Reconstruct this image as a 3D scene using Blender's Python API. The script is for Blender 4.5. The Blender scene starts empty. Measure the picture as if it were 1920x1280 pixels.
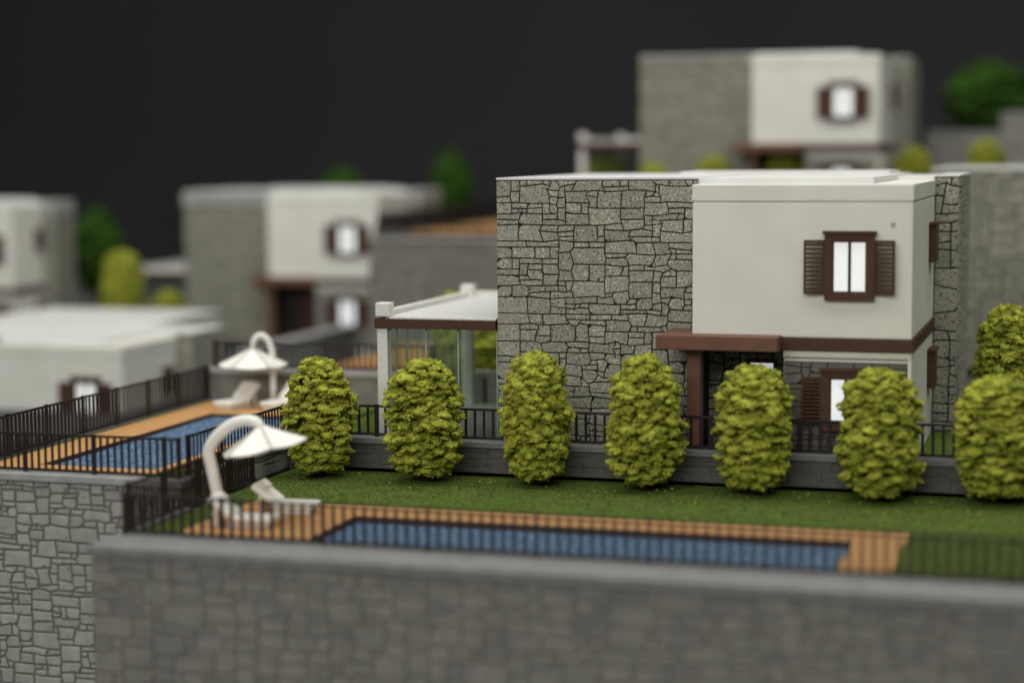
import bpy, bmesh, math, random
import numpy as np
from mathutils import Vector, Matrix, noise

scene = bpy.context.scene
col = scene.collection
PI = math.pi

# ------------------------------------------------------------------ camera
F, CX, CY = 3550.0, 960.0, 640.0            # focal length in pixels of a 1920 wide frame
ROLL, YAW = 0.0073, math.radians(17.0)
PITCH = math.atan((640 - 290.0) / F)
CAM = Vector((0.0, 0.0, 7.2))
fw = Vector((-math.sin(YAW) * math.cos(PITCH), math.cos(YAW) * math.cos(PITCH), -math.sin(PITCH)))
rt = Vector((math.cos(YAW), math.sin(YAW), 0.0))
up = rt.cross(fw)
up = up * math.cos(ROLL) + rt * math.sin(ROLL)
rt = fw.cross(up)
cam_data = bpy.data.cameras.new("camera")
cam = bpy.data.objects.new("camera", cam_data)
col.objects.link(cam)
m = Matrix((rt, up, -fw)).transposed().to_4x4()
m.translation = CAM
cam.matrix_world = m
cam_data.sensor_width = 36.0
cam_data.sensor_fit = 'HORIZONTAL'
cam_data.lens = 36.0 * F / 1920.0
cam_data.clip_start = 0.5
cam_data.clip_end = 2000.0
cam_data.dof.use_dof = True
cam_data.dof.focus_distance = 42.5
APERTURE = 0.82                              # metres across, model scale blown up to life size
cam_data.dof.aperture_fstop = cam_data.lens / 1000.0 / APERTURE
scene.camera = cam

# ------------------------------------------------------------------ world, lamps, exposure
world = bpy.data.worlds.new("World")
scene.world = world
world.use_nodes = True
bg = world.node_tree.nodes["Background"]
bg.inputs[0].default_value = (0.95, 1.0, 0.98, 1)
bg.inputs[1].default_value = 0.085


def area_lamp(name, loc, target, sx, sy, power, colour):
    ld = bpy.data.lights.new(name, 'AREA')
    ld.shape = 'RECTANGLE'
    ld.size, ld.size_y = sx, sy
    ld.energy = power
    ld.color = colour
    o = bpy.data.objects.new(name, ld)
    o.location = loc
    o.rotation_euler = (Vector(target) - Vector(loc)).to_track_quat('-Z', 'Y').to_euler()
    col.objects.link(o)
    return o


area_lamp("ceiling_softbox", (-12, 40, 62), (-12, 44, 0), 120, 62, 66000, (1.0, 0.985, 0.94))
area_lamp("front_softbox", (-16, -26, 34), (-12, 42, 2), 70, 26, 25500, (1.0, 0.98, 0.94))

scene.view_settings.view_transform = 'Standard'
scene.view_settings.look = 'None'
scene.view_settings.gamma = 1.0
scene.view_settings.exposure = 0.0
scene.cycles.use_denoising = True
scene.cycles.max_bounces = 8
scene.cycles.transparent_max_bounces = 16
scene.cycles.sample_clamp_indirect = 6.0


# ------------------------------------------------------------------ materials
def nodes_of(mat):
    mat.use_nodes = True
    nt = mat.node_tree
    return nt, nt.nodes["Principled BSDF"]


def mat_noise(name, c1, c2, scale=3.0, rough=0.6, bump=0.0, bump_scale=40.0, detail=6.0, lo=0.35, hi=0.65,
              spec=0.4, speck=None, vary=0.0, stretch=None, bump_dist=0.02):
    """two tone noise colour, optional fine dark / light specks and fine bump"""
    mat = bpy.data.materials.new(name)
    nt, p = nodes_of(mat)
    N, L = nt.nodes.new, nt.links.new
    tc = N('ShaderNodeTexCoord')
    src = tc.outputs['Object']
    if stretch:
        mp = N('ShaderNodeMapping')
        mp.inputs['Scale'].default_value = stretch
        L(src, mp.inputs['Vector'])
        src = mp.outputs['Vector']
    nz = N('ShaderNodeTexNoise')
    nz.inputs['Scale'].default_value = scale
    nz.inputs['Detail'].default_value = detail
    L(src, nz.inputs['Vector'])
    mr = N('ShaderNodeMapRange')
    mr.inputs[1].default_value, mr.inputs[2].default_value = lo, hi
    L(nz.outputs['Fac'], mr.inputs[0])
    mx = N('ShaderNodeMix')
    mx.data_type = 'RGBA'
    mx.inputs[6].default_value = (*c1, 1)
    mx.inputs[7].default_value = (*c2, 1)
    L(mr.outputs[0], mx.inputs[0])
    colour = mx.outputs[2]
    if speck:
        for (c, sc, a, b) in speck:
            n2 = N('ShaderNodeTexNoise')
            n2.inputs['Scale'].default_value = sc
            n2.inputs['Detail'].default_value = 2.0
            mpp = N('ShaderNodeMapping')
            mpp.inputs['Location'].default_value = (sc * 0.37, sc * 1.1, 3.3)
            L(src, mpp.inputs['Vector'])
            L(mpp.outputs['Vector'], n2.inputs['Vector'])
            m2 = N('ShaderNodeMapRange')
            m2.inputs[1].default_value, m2.inputs[2].default_value = a, b
            L(n2.outputs['Fac'], m2.inputs[0])
            x2 = N('ShaderNodeMix')
            x2.data_type = 'RGBA'
            x2.inputs[7].default_value = (*c, 1)
            L(m2.outputs[0], x2.inputs[0])
            L(colour, x2.inputs[6])
            colour = x2.outputs[2]
    if vary:
        oi = N('ShaderNodeObjectInfo')
        vm = N('ShaderNodeMapRange')
        vm.inputs[3].default_value, vm.inputs[4].default_value = 1 - vary, 1 + vary
        L(oi.outputs['Random'], vm.inputs[0])
        hs = N('ShaderNodeHueSaturation')
        L(vm.outputs[0], hs.inputs['Value'])
        L(colour, hs.inputs['Color'])
        colour = hs.outputs['Color']
    L(colour, p.inputs['Base Color'])
    p.inputs['Roughness'].default_value = rough
    p.inputs['Specular IOR Level'].default_value = spec
    if bump:
        nb = N('ShaderNodeTexNoise')
        nb.inputs['Scale'].default_value = bump_scale
        nb.inputs['Detail'].default_value = 4.0
        L(src, nb.inputs['Vector'])
        bp = N('ShaderNodeBump')
        bp.inputs['Strength'].default_value = bump
        bp.inputs['Distance'].default_value = bump_dist
        L(nb.outputs['Fac'], bp.inputs['Height'])
        L(bp.outputs['Normal'], p.inputs['Normal'])
    return mat


M = {}
M['stone'] = mat_noise('speckled_stone', (0.315, 0.312, 0.255), (0.245, 0.246, 0.208), 9, 0.85, 0.8, 30,
                       speck=[((0.57, 0.55, 0.43), 26, 0.56, 0.66), ((0.035, 0.035, 0.03), 19, 0.60, 0.66)], vary=0.12, spec=0.15)
M['stone_grey'] = mat_noise('grey_stone', (0.36, 0.365, 0.325), (0.30, 0.305, 0.275), 5, 0.85, 0.4, 30,
                            speck=[((0.42, 0.40, 0.33), 12, 0.68, 0.74), ((0.08, 0.08, 0.075), 9, 0.68, 0.73)], vary=0.1, spec=0.15)
M['stone_dark'] = mat_noise('dark_grey_stone', (0.235, 0.232, 0.205), (0.18, 0.178, 0.16), 1.6, 0.85, 0.4, 30,
                            speck=[((0.28, 0.26, 0.2), 5, 0.6, 0.7)], vary=0.1, spec=0.15)
M['grout'] = mat_noise('dark_joint', (0.03, 0.029, 0.027), (0.045, 0.043, 0.04), 6, 0.95, spec=0.1)
M['grout_grey'] = mat_noise('grey_joint', (0.16, 0.152, 0.135), (0.185, 0.175, 0.155), 6, 0.95, spec=0.1)
M['stone_shaded'] = mat_noise('shaded_stone', (0.175, 0.166, 0.14), (0.135, 0.128, 0.108), 6, 0.85, 0.5, 30, spec=0.15)  # villa stone darkened, overhang shade put into the ground floor colour
M['low_stone'] = mat_noise('charcoal_stone', (0.135, 0.132, 0.118), (0.10, 0.098, 0.09), 3, 0.85, 0.5, 30, spec=0.15, stretch=(1, 1, 4))
M['coping'] = mat_noise('grey_coping', (0.205, 0.207, 0.2), (0.165, 0.167, 0.162), 3, 0.8, 0.3, 30, spec=0.2)
M['coping_light'] = mat_noise('light_grey_coping', (0.36, 0.36, 0.345), (0.29, 0.29, 0.275), 3, 0.8, 0.3, 30, spec=0.2)
M['white'] = mat_noise('white_plaster', (0.755, 0.755, 0.685), (0.70, 0.70, 0.63), 0.9, 0.6, 0.12, 60, spec=0.25,
                       speck=[((0.68, 0.67, 0.60), 1.1, 0.62, 0.85)])
M['roof'] = mat_noise('white_roof', (0.71, 0.71, 0.69), (0.66, 0.66, 0.64), 1.2, 0.55, 0.1, 40, spec=0.3,
                      speck=[((0.55, 0.54, 0.5), 6, 0.7, 0.78)])
M['post_white'] = mat_noise('grainy_white_paint', (0.80, 0.80, 0.75), (0.68, 0.68, 0.62), 16, 0.7, 0.8, 26, spec=0.2)
M['white_plastic'] = mat_noise('ivory_plastic', (0.86, 0.835, 0.77), (0.81, 0.785, 0.72), 3, 0.45, 0.1, 30, spec=0.4)
M['brown'] = mat_noise('brown_paint', (0.078, 0.034, 0.019), (0.058, 0.026, 0.015), 8, 0.55, 0.4, 30, spec=0.3,
                       speck=[((0.2, 0.13, 0.10), 22, 0.72, 0.78)])
M['brown_light'] = mat_noise('red_brown_paint', (0.165, 0.078, 0.05), (0.14, 0.066, 0.042), 5, 0.5, 0.2, 30, spec=0.3)
M['fence'] = mat_noise('black_brown_metal', (0.022, 0.014, 0.012), (0.014, 0.010, 0.010), 6, 0.55, 0.2, 40, spec=0.3)
M['deck'] = mat_noise('orange_deck', (0.53, 0.295, 0.12), (0.44, 0.235, 0.09), 5, 0.7, 0.3, 20, spec=0.2, stretch=(1, 6, 1))
M['basin'] = mat_noise('dark_pool_edge', (0.06, 0.032, 0.022), (0.045, 0.025, 0.02), 6, 0.7)
M['grass'] = mat_noise('green_flock', (0.094, 0.135, 0.028), (0.074, 0.110, 0.023), 2.0, 0.95, 0.8, 45, spec=0.05,
                       speck=[((0.11, 0.14, 0.03), 30, 0.68, 0.78)])
M['asphalt'] = mat_noise('dark_asphalt', (0.05, 0.05, 0.05), (0.07, 0.07, 0.068), 4, 0.85, 0.2, 30, spec=0.2)
M['board'] = mat_noise('grey_board', (0.12, 0.12, 0.115), (0.10, 0.10, 0.096), 1, 0.85, spec=0.2)
M['trunk'] = mat_noise('dark_bark', (0.05, 0.035, 0.022), (0.03, 0.022, 0.015), 12, 0.9, 0.5, 30, spec=0.1)
M['smudge'] = mat_noise('blue_grey_smudge', (0.28, 0.29, 0.33), (0.42, 0.42, 0.42), 9, 0.7)
M['crumb'] = mat_noise('yellow_green_crumb', (0.36, 0.42, 0.06), (0.28, 0.33, 0.05), 8, 0.8, spec=0.2)
M['backdrop'] = mat_noise('charcoal_cloth', (0.085, 0.085, 0.088), (0.076, 0.076, 0.08), 0.05, 0.95, spec=0.0)


def foliage(name, c_hi, c_lo, c_warm):
    mat = bpy.data.materials.new(name)
    nt, p = nodes_of(mat)
    N, L = nt.nodes.new, nt.links.new
    tc = N('ShaderNodeTexCoord')
    n1 = N('ShaderNodeTexNoise'); n1.inputs['Scale'].default_value = 5.0; n1.inputs['Detail'].default_value = 5
    L(tc.outputs['Object'], n1.inputs['Vector'])
    r1 = N('ShaderNodeMapRange'); r1.inputs[1].default_value, r1.inputs[2].default_value = 0.38, 0.60
    L(n1.outputs['Fac'], r1.inputs[0])
    x1 = N('ShaderNodeMix'); x1.data_type = 'RGBA'
    x1.inputs[6].default_value = (*c_lo, 1); x1.inputs[7].default_value = (*c_hi, 1)
    L(r1.outputs[0], x1.inputs[0])
    n2 = N('ShaderNodeTexNoise'); n2.inputs['Scale'].default_value = 14.0; n2.inputs['Detail'].default_value = 3
    L(tc.outputs['Object'], n2.inputs['Vector'])
    r2 = N('ShaderNodeMapRange'); r2.inputs[1].default_value, r2.inputs[2].default_value = 0.6, 0.75
    L(n2.outputs['Fac'], r2.inputs[0])
    x2 = N('ShaderNodeMix'); x2.data_type = 'RGBA'
    x2.inputs[7].default_value = (*c_warm, 1)
    L(r2.outputs[0], x2.inputs[0]); L(x1.outputs[2], x2.inputs[6])
    L(x2.outputs[2], p.inputs['Base Color'])
    p.inputs['Roughness'].default_value = 0.85
    p.inputs['Specular IOR Level'].default_value = 0.12
    nb = N('ShaderNodeTexNoise'); nb.inputs['Scale'].default_value = 30; nb.inputs['Detail'].default_value = 5
    L(tc.outputs['Object'], nb.inputs['Vector'])
    bp = N('ShaderNodeBump'); bp.inputs['Strength'].default_value = 1.0; bp.inputs['Distance'].default_value = 0.04
    L(nb.outputs['Fac'], bp.inputs['Height']); L(bp.outputs['Normal'], p.inputs['Normal'])
    return mat


M['shrub'] = foliage('lime_flock', (0.44, 0.465, 0.058), (0.20, 0.225, 0.029), (0.17, 0.125, 0.045))
M['tree'] = foliage('dark_green_flock', (0.05, 0.12, 0.012), (0.02, 0.055, 0.008), (0.04, 0.06, 0.01))


def water_mat(name, deep, light, scale, bump):
    mat = bpy.data.materials.new(name)
    nt, p = nodes_of(mat)
    N, L = nt.nodes.new, nt.links.new
    tc = N('ShaderNodeTexCoord')
    nz = N('ShaderNodeTexNoise'); nz.inputs['Scale'].default_value = scale; nz.inputs['Detail'].default_value = 3
    L(tc.outputs['Object'], nz.inputs['Vector'])
    mr = N('ShaderNodeMapRange'); mr.inputs[1].default_value, mr.inputs[2].default_value = 0.42, 0.7
    L(nz.outputs['Fac'], mr.inputs[0])
    mx = N('ShaderNodeMix'); mx.data_type = 'RGBA'
    mx.inputs[6].default_value = (*deep, 1); mx.inputs[7].default_value = (*light, 1)
    L(mr.outputs[0], mx.inputs[0])
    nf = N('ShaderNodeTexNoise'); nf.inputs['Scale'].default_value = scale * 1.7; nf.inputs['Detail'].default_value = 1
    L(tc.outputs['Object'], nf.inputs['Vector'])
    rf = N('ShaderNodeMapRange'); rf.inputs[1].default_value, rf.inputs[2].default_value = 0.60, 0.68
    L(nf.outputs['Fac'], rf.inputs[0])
    xf = N('ShaderNodeMix'); xf.data_type = 'RGBA'; xf.inputs[7].default_value = (0.52, 0.66, 0.85, 1)  # pale flecks painted into the colour as sparkle on the water
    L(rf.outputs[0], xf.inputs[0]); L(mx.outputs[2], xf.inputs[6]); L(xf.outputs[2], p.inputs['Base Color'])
    p.inputs['Roughness'].default_value = 0.12
    p.inputs['IOR'].default_value = 1.45
    bp = N('ShaderNodeBump'); bp.inputs['Strength'].default_value = bump; bp.inputs['Distance'].default_value = 0.16
    n3 = N('ShaderNodeTexNoise'); n3.inputs['Scale'].default_value = scale * 1.3; n3.inputs['Detail'].default_value = 2
    L(tc.outputs['Object'], n3.inputs['Vector'])
    L(n3.outputs['Fac'], bp.inputs['Height']); L(bp.outputs['Normal'], p.inputs['Normal'])
    return mat


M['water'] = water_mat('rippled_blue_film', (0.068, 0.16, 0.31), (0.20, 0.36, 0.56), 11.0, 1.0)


def glass_mat():
    mat = bpy.data.materials.new('clear_glass')
    mat.use_nodes = True
    nt = mat.node_tree
    nt.nodes.clear()
    N, L = nt.nodes.new, nt.links.new
    out = N('ShaderNodeOutputMaterial')
    tr = N('ShaderNodeBsdfTransparent'); tr.inputs[0].default_value = (0.955, 0.985, 0.965, 1)
    gl = N('ShaderNodeBsdfGlossy'); gl.inputs['Roughness'].default_value = 0.03
    gl.inputs[0].default_value = (0.9, 0.95, 0.93, 1)
    lw = N('ShaderNodeLayerWeight'); lw.inputs[0].default_value = 0.5
    pw = N('ShaderNodeMath'); pw.operation = 'POWER'; pw.inputs[1].default_value = 5.0
    L(lw.outputs['Facing'], pw.inputs[0])
    fr = N('ShaderNodeMath'); fr.operation = 'MULTIPLY_ADD'; fr.inputs[1].default_value = 0.5; fr.inputs[2].default_value = 0.035
    L(pw.outputs[0], fr.inputs[0])
    mx = N('ShaderNodeMixShader')
    L(fr.outputs[0], mx.inputs[0]); L(tr.outputs[0], mx.inputs[1]); L(gl.outputs[0], mx.inputs[2])
    L(mx.outputs[0], out.inputs[0])
    return mat


M['glass'] = glass_mat()


def lit_mat(name, colour, strength):
    mat = bpy.data.materials.new(name)
    nt, p = nodes_of(mat)
    p.inputs['Base Color'].default_value = (0.82, 0.83, 0.82, 1)
    p.inputs['Roughness'].default_value = 0.25
    p.inputs['Emission Color'].default_value = (*colour, 1)
    p.inputs['Emission Strength'].default_value = strength
    return mat


M['lit_pane'] = lit_mat('lit_window_acrylic', (0.93, 1.0, 0.97), 0.42)
M['lit_pane_cool'] = lit_mat('lit_window_acrylic_cool', (0.86, 0.92, 1.0), 0.50)
M['glass_edge'] = mat_noise('pale_green_glass_edge', (0.5, 0.58, 0.53), (0.4, 0.48, 0.44), 3, 0.3)


# ------------------------------------------------------------------ object helpers
def mesh_obj(name, me, parent=None, loc=None):
    o = bpy.data.objects.new(name, me)
    col.objects.link(o)
    if parent is not None:
        o.parent = parent
    if loc is not None:
        o.location = loc
    return o


def tag(o, label=None, cat=None, group=None, kind=None):
    if label: o['label'] = label
    if cat: o['category'] = cat
    if group: o['group'] = group
    if kind: o['kind'] = kind
    return o


def thing(name, label, cat, loc=(0, 0, 0), rz=0.0, group=None):
    o = bpy.data.objects.new(name, None)
    o.empty_display_size = 0.2
    col.objects.link(o)
    o.location = loc
    o.rotation_euler = (0, 0, rz)
    return tag(o, label, cat, group)


class MB:
    """collects shapes, builds ONE mesh"""

    def __init__(s):
        s.bm = bmesh.new()

    def box(s, x0, x1, y0, y1, z0, z1, bevel=0.0, mtx=None):
        vs = [s.bm.verts.new((x, y, z)) for x in (x0, x1) for y in (y0, y1) for z in (z0, z1)]
        fs = [s.bm.faces.new([vs[i] for i in q]) for q in
              ((0, 1, 3, 2), (4, 6, 7, 5), (0, 4, 5, 1), (2, 3, 7, 6), (0, 2, 6, 4), (1, 5, 7, 3))]
        new = vs
        if bevel:
            es = list({e for f in fs for e in f.edges})
            r = bmesh.ops.bevel(s.bm, geom=es, offset=bevel, segments=2, affect='EDGES', profile=0.6)
            new = list({v for f in r['faces'] for v in f.verts} | {v for v in vs if v.is_valid})
        if mtx is not None:
            bmesh.ops.transform(s.bm, matrix=mtx, verts=[v for v in new if v.is_valid])
        return s

    def tube(s, pts, radii, n=10, smooth=True):
        rings = []
        prev = None
        for i, p in enumerate(pts):
            p = Vector(p)
            a = Vector(pts[max(i - 1, 0)]); b = Vector(pts[min(i + 1, len(pts) - 1)])
            t = (b - a).normalized()
            ref = prev if prev is not None else (Vector((0, 1, 0)) if abs(t.y) < 0.9 else Vector((1, 0, 0)))
            u = (ref - t * ref.dot(t)).normalized(); v = t.cross(u); prev = u
            r = radii[i] if isinstance(radii, (list, tuple)) else radii
            rings.append([s.bm.verts.new(p + (u * math.cos(k * 2 * PI / n) + v * math.sin(k * 2 * PI / n)) * r) for k in range(n)])
        for a, b in zip(rings, rings[1:]):
            for k in range(n):
                f = s.bm.faces.new((a[k], a[(k + 1) % n], b[(k + 1) % n], b[k])); f.smooth = smooth
        s.bm.faces.new(rings[0][::-1]); s.bm.faces.new(rings[-1])
        return s

    def mesh(s, name, mat):
        bmesh.ops.recalc_face_normals(s.bm, faces=s.bm.faces)
        me = bpy.data.meshes.new(name)
        s.bm.to_mesh(me); s.bm.free()
        me.materials.append(mat)
        return me

    def build(s, name, mat, parent=None, loc=None):
        return mesh_obj(name, s.mesh(name, mat), parent, loc)


def bx(name, mat, dims, parent=None, bevel=0.0, kind=None, label=None):
    o = MB().box(*dims, bevel=bevel).build(name, mat, parent)
    if kind: o['kind'] = kind
    if label: o['label'] = label
    return o


def np_mesh(name, verts, tris, mat, smooth=False):
    me = bpy.data.meshes.new(name)
    me.from_pydata(verts.tolist() if hasattr(verts, 'tolist') else verts, [], tris.tolist() if hasattr(tris, 'tolist') else tris)
    me.materials.append(mat)
    if smooth:
        me.polygons.foreach_set('use_smooth', [True] * len(me.polygons))
    me.update()
    return me


# ------------------------------------------------------------------ rubble stone pattern
SIZES = [((2, 1), 3.6), ((3, 1), 2.6), ((2, 2), 3.8), ((3, 2), 3.4), ((4, 2), 1.1), ((1, 1), 1.3), ((1, 2), 0.7), ((3, 3), 1.8),
         ((4, 3), 1.0), ((2, 3), 0.9), ((4, 1), 0.5)]


def stone_polys(w, h, cw, ch, seed, joint):
    """irregular coursed rubble filling a w x h rectangle: list of inset polygons (2-D)"""
    rnd = random.Random(seed)
    nx, ny = max(1, round(w / cw)), max(1, round(h / ch))
    cw, ch = w / nx, h / ny
    own = [[-1] * nx for _ in range(ny)]
    rects = []
    for j in range(ny):
        for i in range(nx):
            if own[j][i] >= 0:
                continue
            opts = []
            for (a, b), wt in SIZES:
                if i + a <= nx and j + b <= ny and all(own[j + q][i + p] < 0 for p in range(a) for q in range(b)):
                    opts.append((a, b, wt))
            a, b, _ = rnd.choices(opts, [o[2] for o in opts])[0] if opts else (1, 1, 1)
            k = len(rects)
            rects.append((i, j, a, b))
            for q in range(b):
                for p in range(a):
                    own[j + q][i + p] = k
    corners = set()
    for (i, j, a, b) in rects:
        corners |= {(i, j), (i + a, j), (i, j + b), (i + a, j + b)}
    jit = {}
    for c in sorted(corners):
        if rnd.random() < 0.36:
            dx = dy = 0.0
        elif rnd.random() < 0.55:
            dx, dy = rnd.uniform(-.45, .45), rnd.uniform(-.42, .42)
        else:
            dx, dy = rnd.uniform(-.14, .14), rnd.uniform(-.14, .14)
        if c[0] in (0, nx): dx = 0
        if c[1] in (0, ny): dy = 0
        jit[c] = ((c[0] + dx) * cw, (c[1] + dy) * ch)
    out = []
    for (i, j, a, b) in rects:
        ring = [(x, j) for x in range(i, i + a)] + [(i + a, y) for y in range(j, j + b)] + \
               [(x, j + b) for x in range(i + a, i, -1)] + [(i, y) for y in range(j + b, j, -1)]
        poly = [jit[c] for c in ring if c in jit]
        if a >= 2 and b >= 2 and rnd.random() < .45:          # knock a corner or two off the larger stones
            for _ in range(rnd.choice((1, 1, 2))):
                k = rnd.randrange(len(poly)); p0, p1, p2 = Vector(poly[k - 1]), Vector(poly[k]), Vector(poly[(k + 1) % len(poly)])
                c0, c1 = min(.45, rnd.uniform(.05, .12) / max((p0 - p1).length, .01)), min(.45, rnd.uniform(.05, .12) / max((p2 - p1).length, .01))
                poly[k:k + 1] = [tuple(p1.lerp(p0, c0)), tuple(p1.lerp(p2, c1))]
        q = inset(poly, joint * rnd.uniform(0.42, 0.62))
        if q:
            out.append(q)
    return out


def inset(poly, d):
    n = len(poly)
    res = []
    for k in range(n):
        p0, p1, p2 = poly[k - 1], poly[k], poly[(k + 1) % n]
        e1 = Vector((p1[0] - p0[0], p1[1] - p0[1])); e2 = Vector((p2[0] - p1[0], p2[1] - p1[1]))
        if e1.length < 1e-5 or e2.length < 1e-5:
            return None
        e1.normalize(); e2.normalize()
        n1 = Vector((-e1.y, e1.x)); n2 = Vector((-e2.y, e2.x))
        b = n1 + n2
        c = max(0.45, 1 + n1.dot(n2))
        res.append((p1[0] + b.x * d / c, p1[1] + b.y * d / c))
    area = sum(res[k - 1][0] * res[k][1] - res[k][0] * res[k - 1][1] for k in range(n))
    return res if area > 0.004 else None


def stone_geo(polys, depth, bev, seed, V, Fc, to3):
    """appends the raised stones to vertex / face lists; to3 maps (u, v, out) to 3-D"""
    rnd = random.Random(seed)
    spans = []
    for poly in polys:
        n = len(poly)
        d = depth * rnd.uniform(0.82, 1.12)
        inner = inset(poly, bev) or poly
        f0 = len(Fc); v0 = len(V)
        tx, ty = rnd.uniform(-.006, .006), rnd.uniform(-.006, .006)
        cx = sum(p[0] for p in poly) / n; cy = sum(p[1] for p in poly) / n
        for (u, v) in poly: V.append(to3(u, v, 0.0))
        for (u, v) in poly: V.append(to3(u, v, d - bev * 0.8))
        for (u, v) in inner: V.append(to3(u, v, d + (u - cx) * tx + (v - cy) * ty))
        for k in range(n):
            k2 = (k + 1) % n
            Fc.append((v0 + k, v0 + k2, v0 + n + k2, v0 + n + k))
            Fc.append((v0 + n + k, v0 + n + k2, v0 + 2 * n + k2, v0 + 2 * n + k))
        Fc.append(tuple(v0 + 2 * n + k for k in range(n)))
        spans.append((v0, len(V), f0, len(Fc)))
    return spans


def stones_joined(name, polys, depth, bev, seed, to3, mat):
    V, Fc = [], []
    stone_geo(polys, depth, bev, seed, V, Fc, to3)
    return np_mesh(name, V, Fc, mat)


def stones_single(polys, depth, bev, seed, to3, mat, parent, name='stone'):
    V, Fc = [], []
    spans = stone_geo(polys, depth, bev, seed, V, Fc, to3)
    for (a, b, f0, f1) in spans:
        me = np_mesh(name, V[a:b], [tuple(i - a for i in f) for f in Fc[f0:f1]], mat)
        mesh_obj(name, me, parent)


def plane_front(x0, y, z0):            # faces -Y
    return lambda u, v, o: (x0 + u, y - o, z0 + v)


def plane_right(x, y0, z0):            # faces +X
    return lambda u, v, o: (x + o, y0 + u, z0 + v)


# ------------------------------------------------------------------ the setting
bx('backdrop', M['backdrop'], (-260, 260, 175, 176, -40, 180), kind='structure')
bx('ground', M['board'], (-260, 260, 5, 174.5, -9.2, -9.0), kind='structure')


def block(name, mat, dims):
    return bx(name, mat, dims, kind='structure')


# lawn of the near plot, split round the pool opening
POOL = (-13.95, -4.10, 32.05, 34.85)          # near pool water
TP = (-21.65, -18.95, 35.85, 44.2)           # terrace pool water


def sheet_round(name, mat, x0, x1, y0, y1, z0, z1, hole):
    hx0, hx1, hy0, hy1 = hole
    mb = MB()
    mb.box(x0, hx0, y0, y1, z0, z1); mb.box(hx1, x1, y0, y1, z0, z1)
    mb.box(hx0, hx1, y0, hy0, z0, z1); mb.box(hx0, hx1, hy1, y1, z0, z1)
    return mb


sheet_round('lawn', M['grass'], -17.55, 9, 31.7, 40.19, -0.9, 0.0, (POOL[0] - .04, POOL[1] + .04, POOL[2] - .04, POOL[3] + .04)).build('lawn', M['grass'])['kind'] = 'structure'
block('terrain', M['board'], (-17.5, 9, 31.25, 40.1, -9, -0.95))
sheet_round('lawn', M['grass'], -23.05, -17.95, 35.0, 46.9, -0.5, 0.55, (TP[0] - .04, TP[1] + .04, TP[2] - .04, TP[3] + .04)).build('lawn', M['grass'])['kind'] = 'structure'
block('terrain', M['board'], (-23.05, -17.75, 34.95, 46.9, -9, -0.55))
block('lawn', M['grass'], (-17.72, 12, 40.35, 54, 0.2, 0.54))
block('terrain', M['board'], (-17.72, 12, 40.2, 54, -9, 0.18))
block('road', M['asphalt'], (-70, -17.8, 47.5, 64.8, -1.6, -0.9))
block('road', M['asphalt'], (-17.8, 30, 54.2, 64.8, -1.6, 0.30))
block('terrain', M['board'], (-62, -27.6, 64.9, 110, -9, -0.72))
block('terrain', M['board'], (-17.45, 30, 66.2, 110, -9, 4.8))
block('terrain', M['board'], (-25.3, -17.5, 65.62, 110, -9, 4.3))


# ------------------------------------------------------------------ railings
pk_mesh = {}


def railing(label, p0, p1, z0, h, pitch, group='black picket railings', every=10, wp=0.06, left_post=True):
    p0, p1 = Vector((p0[0], p0[1], 0)), Vector((p1[0], p1[1], 0))
    Ld = (p1 - p0).length
    a = math.atan2(p1.y - p0.y, p1.x - p0.x)
    root = thing('picket_railing', label, 'railing', (p0.x, p0.y, z0), a, group)
    mb = MB(); mb.box(0, Ld, -.022, .022, h - .055, h, bevel=0.01); mb.build('rail', M['fence'], root)
    mb = MB(); mb.box(0, Ld, -.03, .03, 0.03, 0.085); mb.build('rail', M['fence'], root)
    key = (round(h, 3), wp)
    if key not in pk_mesh:
        pk_mesh[key] = (MB().box(-wp / 2, wp / 2, -.008, .008, .086, h - .061).mesh('picket', M['fence']),
                        MB().box(-.05, .05, -.024, .024, 0, h + .02, bevel=.008).mesh('post', M['fence']))
    pm, qm = pk_mesh[key]
    n = int(Ld / pitch)
    off = (Ld - n * pitch) / 2
    for k in range(n + 1):
        x = off + k * pitch
        if k % every == 0 or k == n:
            mesh_obj('post', qm, root, (min(max(x, .065), Ld - .065), 0, 0))
        else:
            mesh_obj('picket', pm, root, (x, 0, 0))
    return root


# ------------------------------------------------------------------ walls of the near plots
CW, CH = 0.185, 0.125
# front retaining wall
w = thing('retaining_wall', 'long blurred dark grey stone wall across the front, below the near pool', 'wall', (-17.25, 29.55, 0))
w.location = (0, 0, 0)
bx('wall_core', M['grout_grey'], (-17.42, 9, 30.48, 31.2, -9, -0.06), w)
mesh_obj('stone_facing', stones_joined('stone_facing', stone_polys(18.6, 5.6, CW * 1.1, CH * 1.1, 11, .04), .035, .012, 3,
                                       plane_front(-17.42, 30.48, -5.66), M['stone_dark']), w)['kind'] = 'stuff'
bx('coping', M['coping'], (-17.5, 9, 30.4, 31.72, -0.05, 0.12), w, bevel=0.012)
w2 = thing('retaining_wall', 'short side wall under the left edge of the near lawn', 'wall', (0, 0, 0))
bx('wall_core', M['stone_dark'], (-17.62, -17.56, 31.75, 34.6, -9, 0.02), w2)
bx('coping', M['coping'], (-17.66, -17.45, 31.75, 34.6, 0.02, 0.08), w2)
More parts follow.
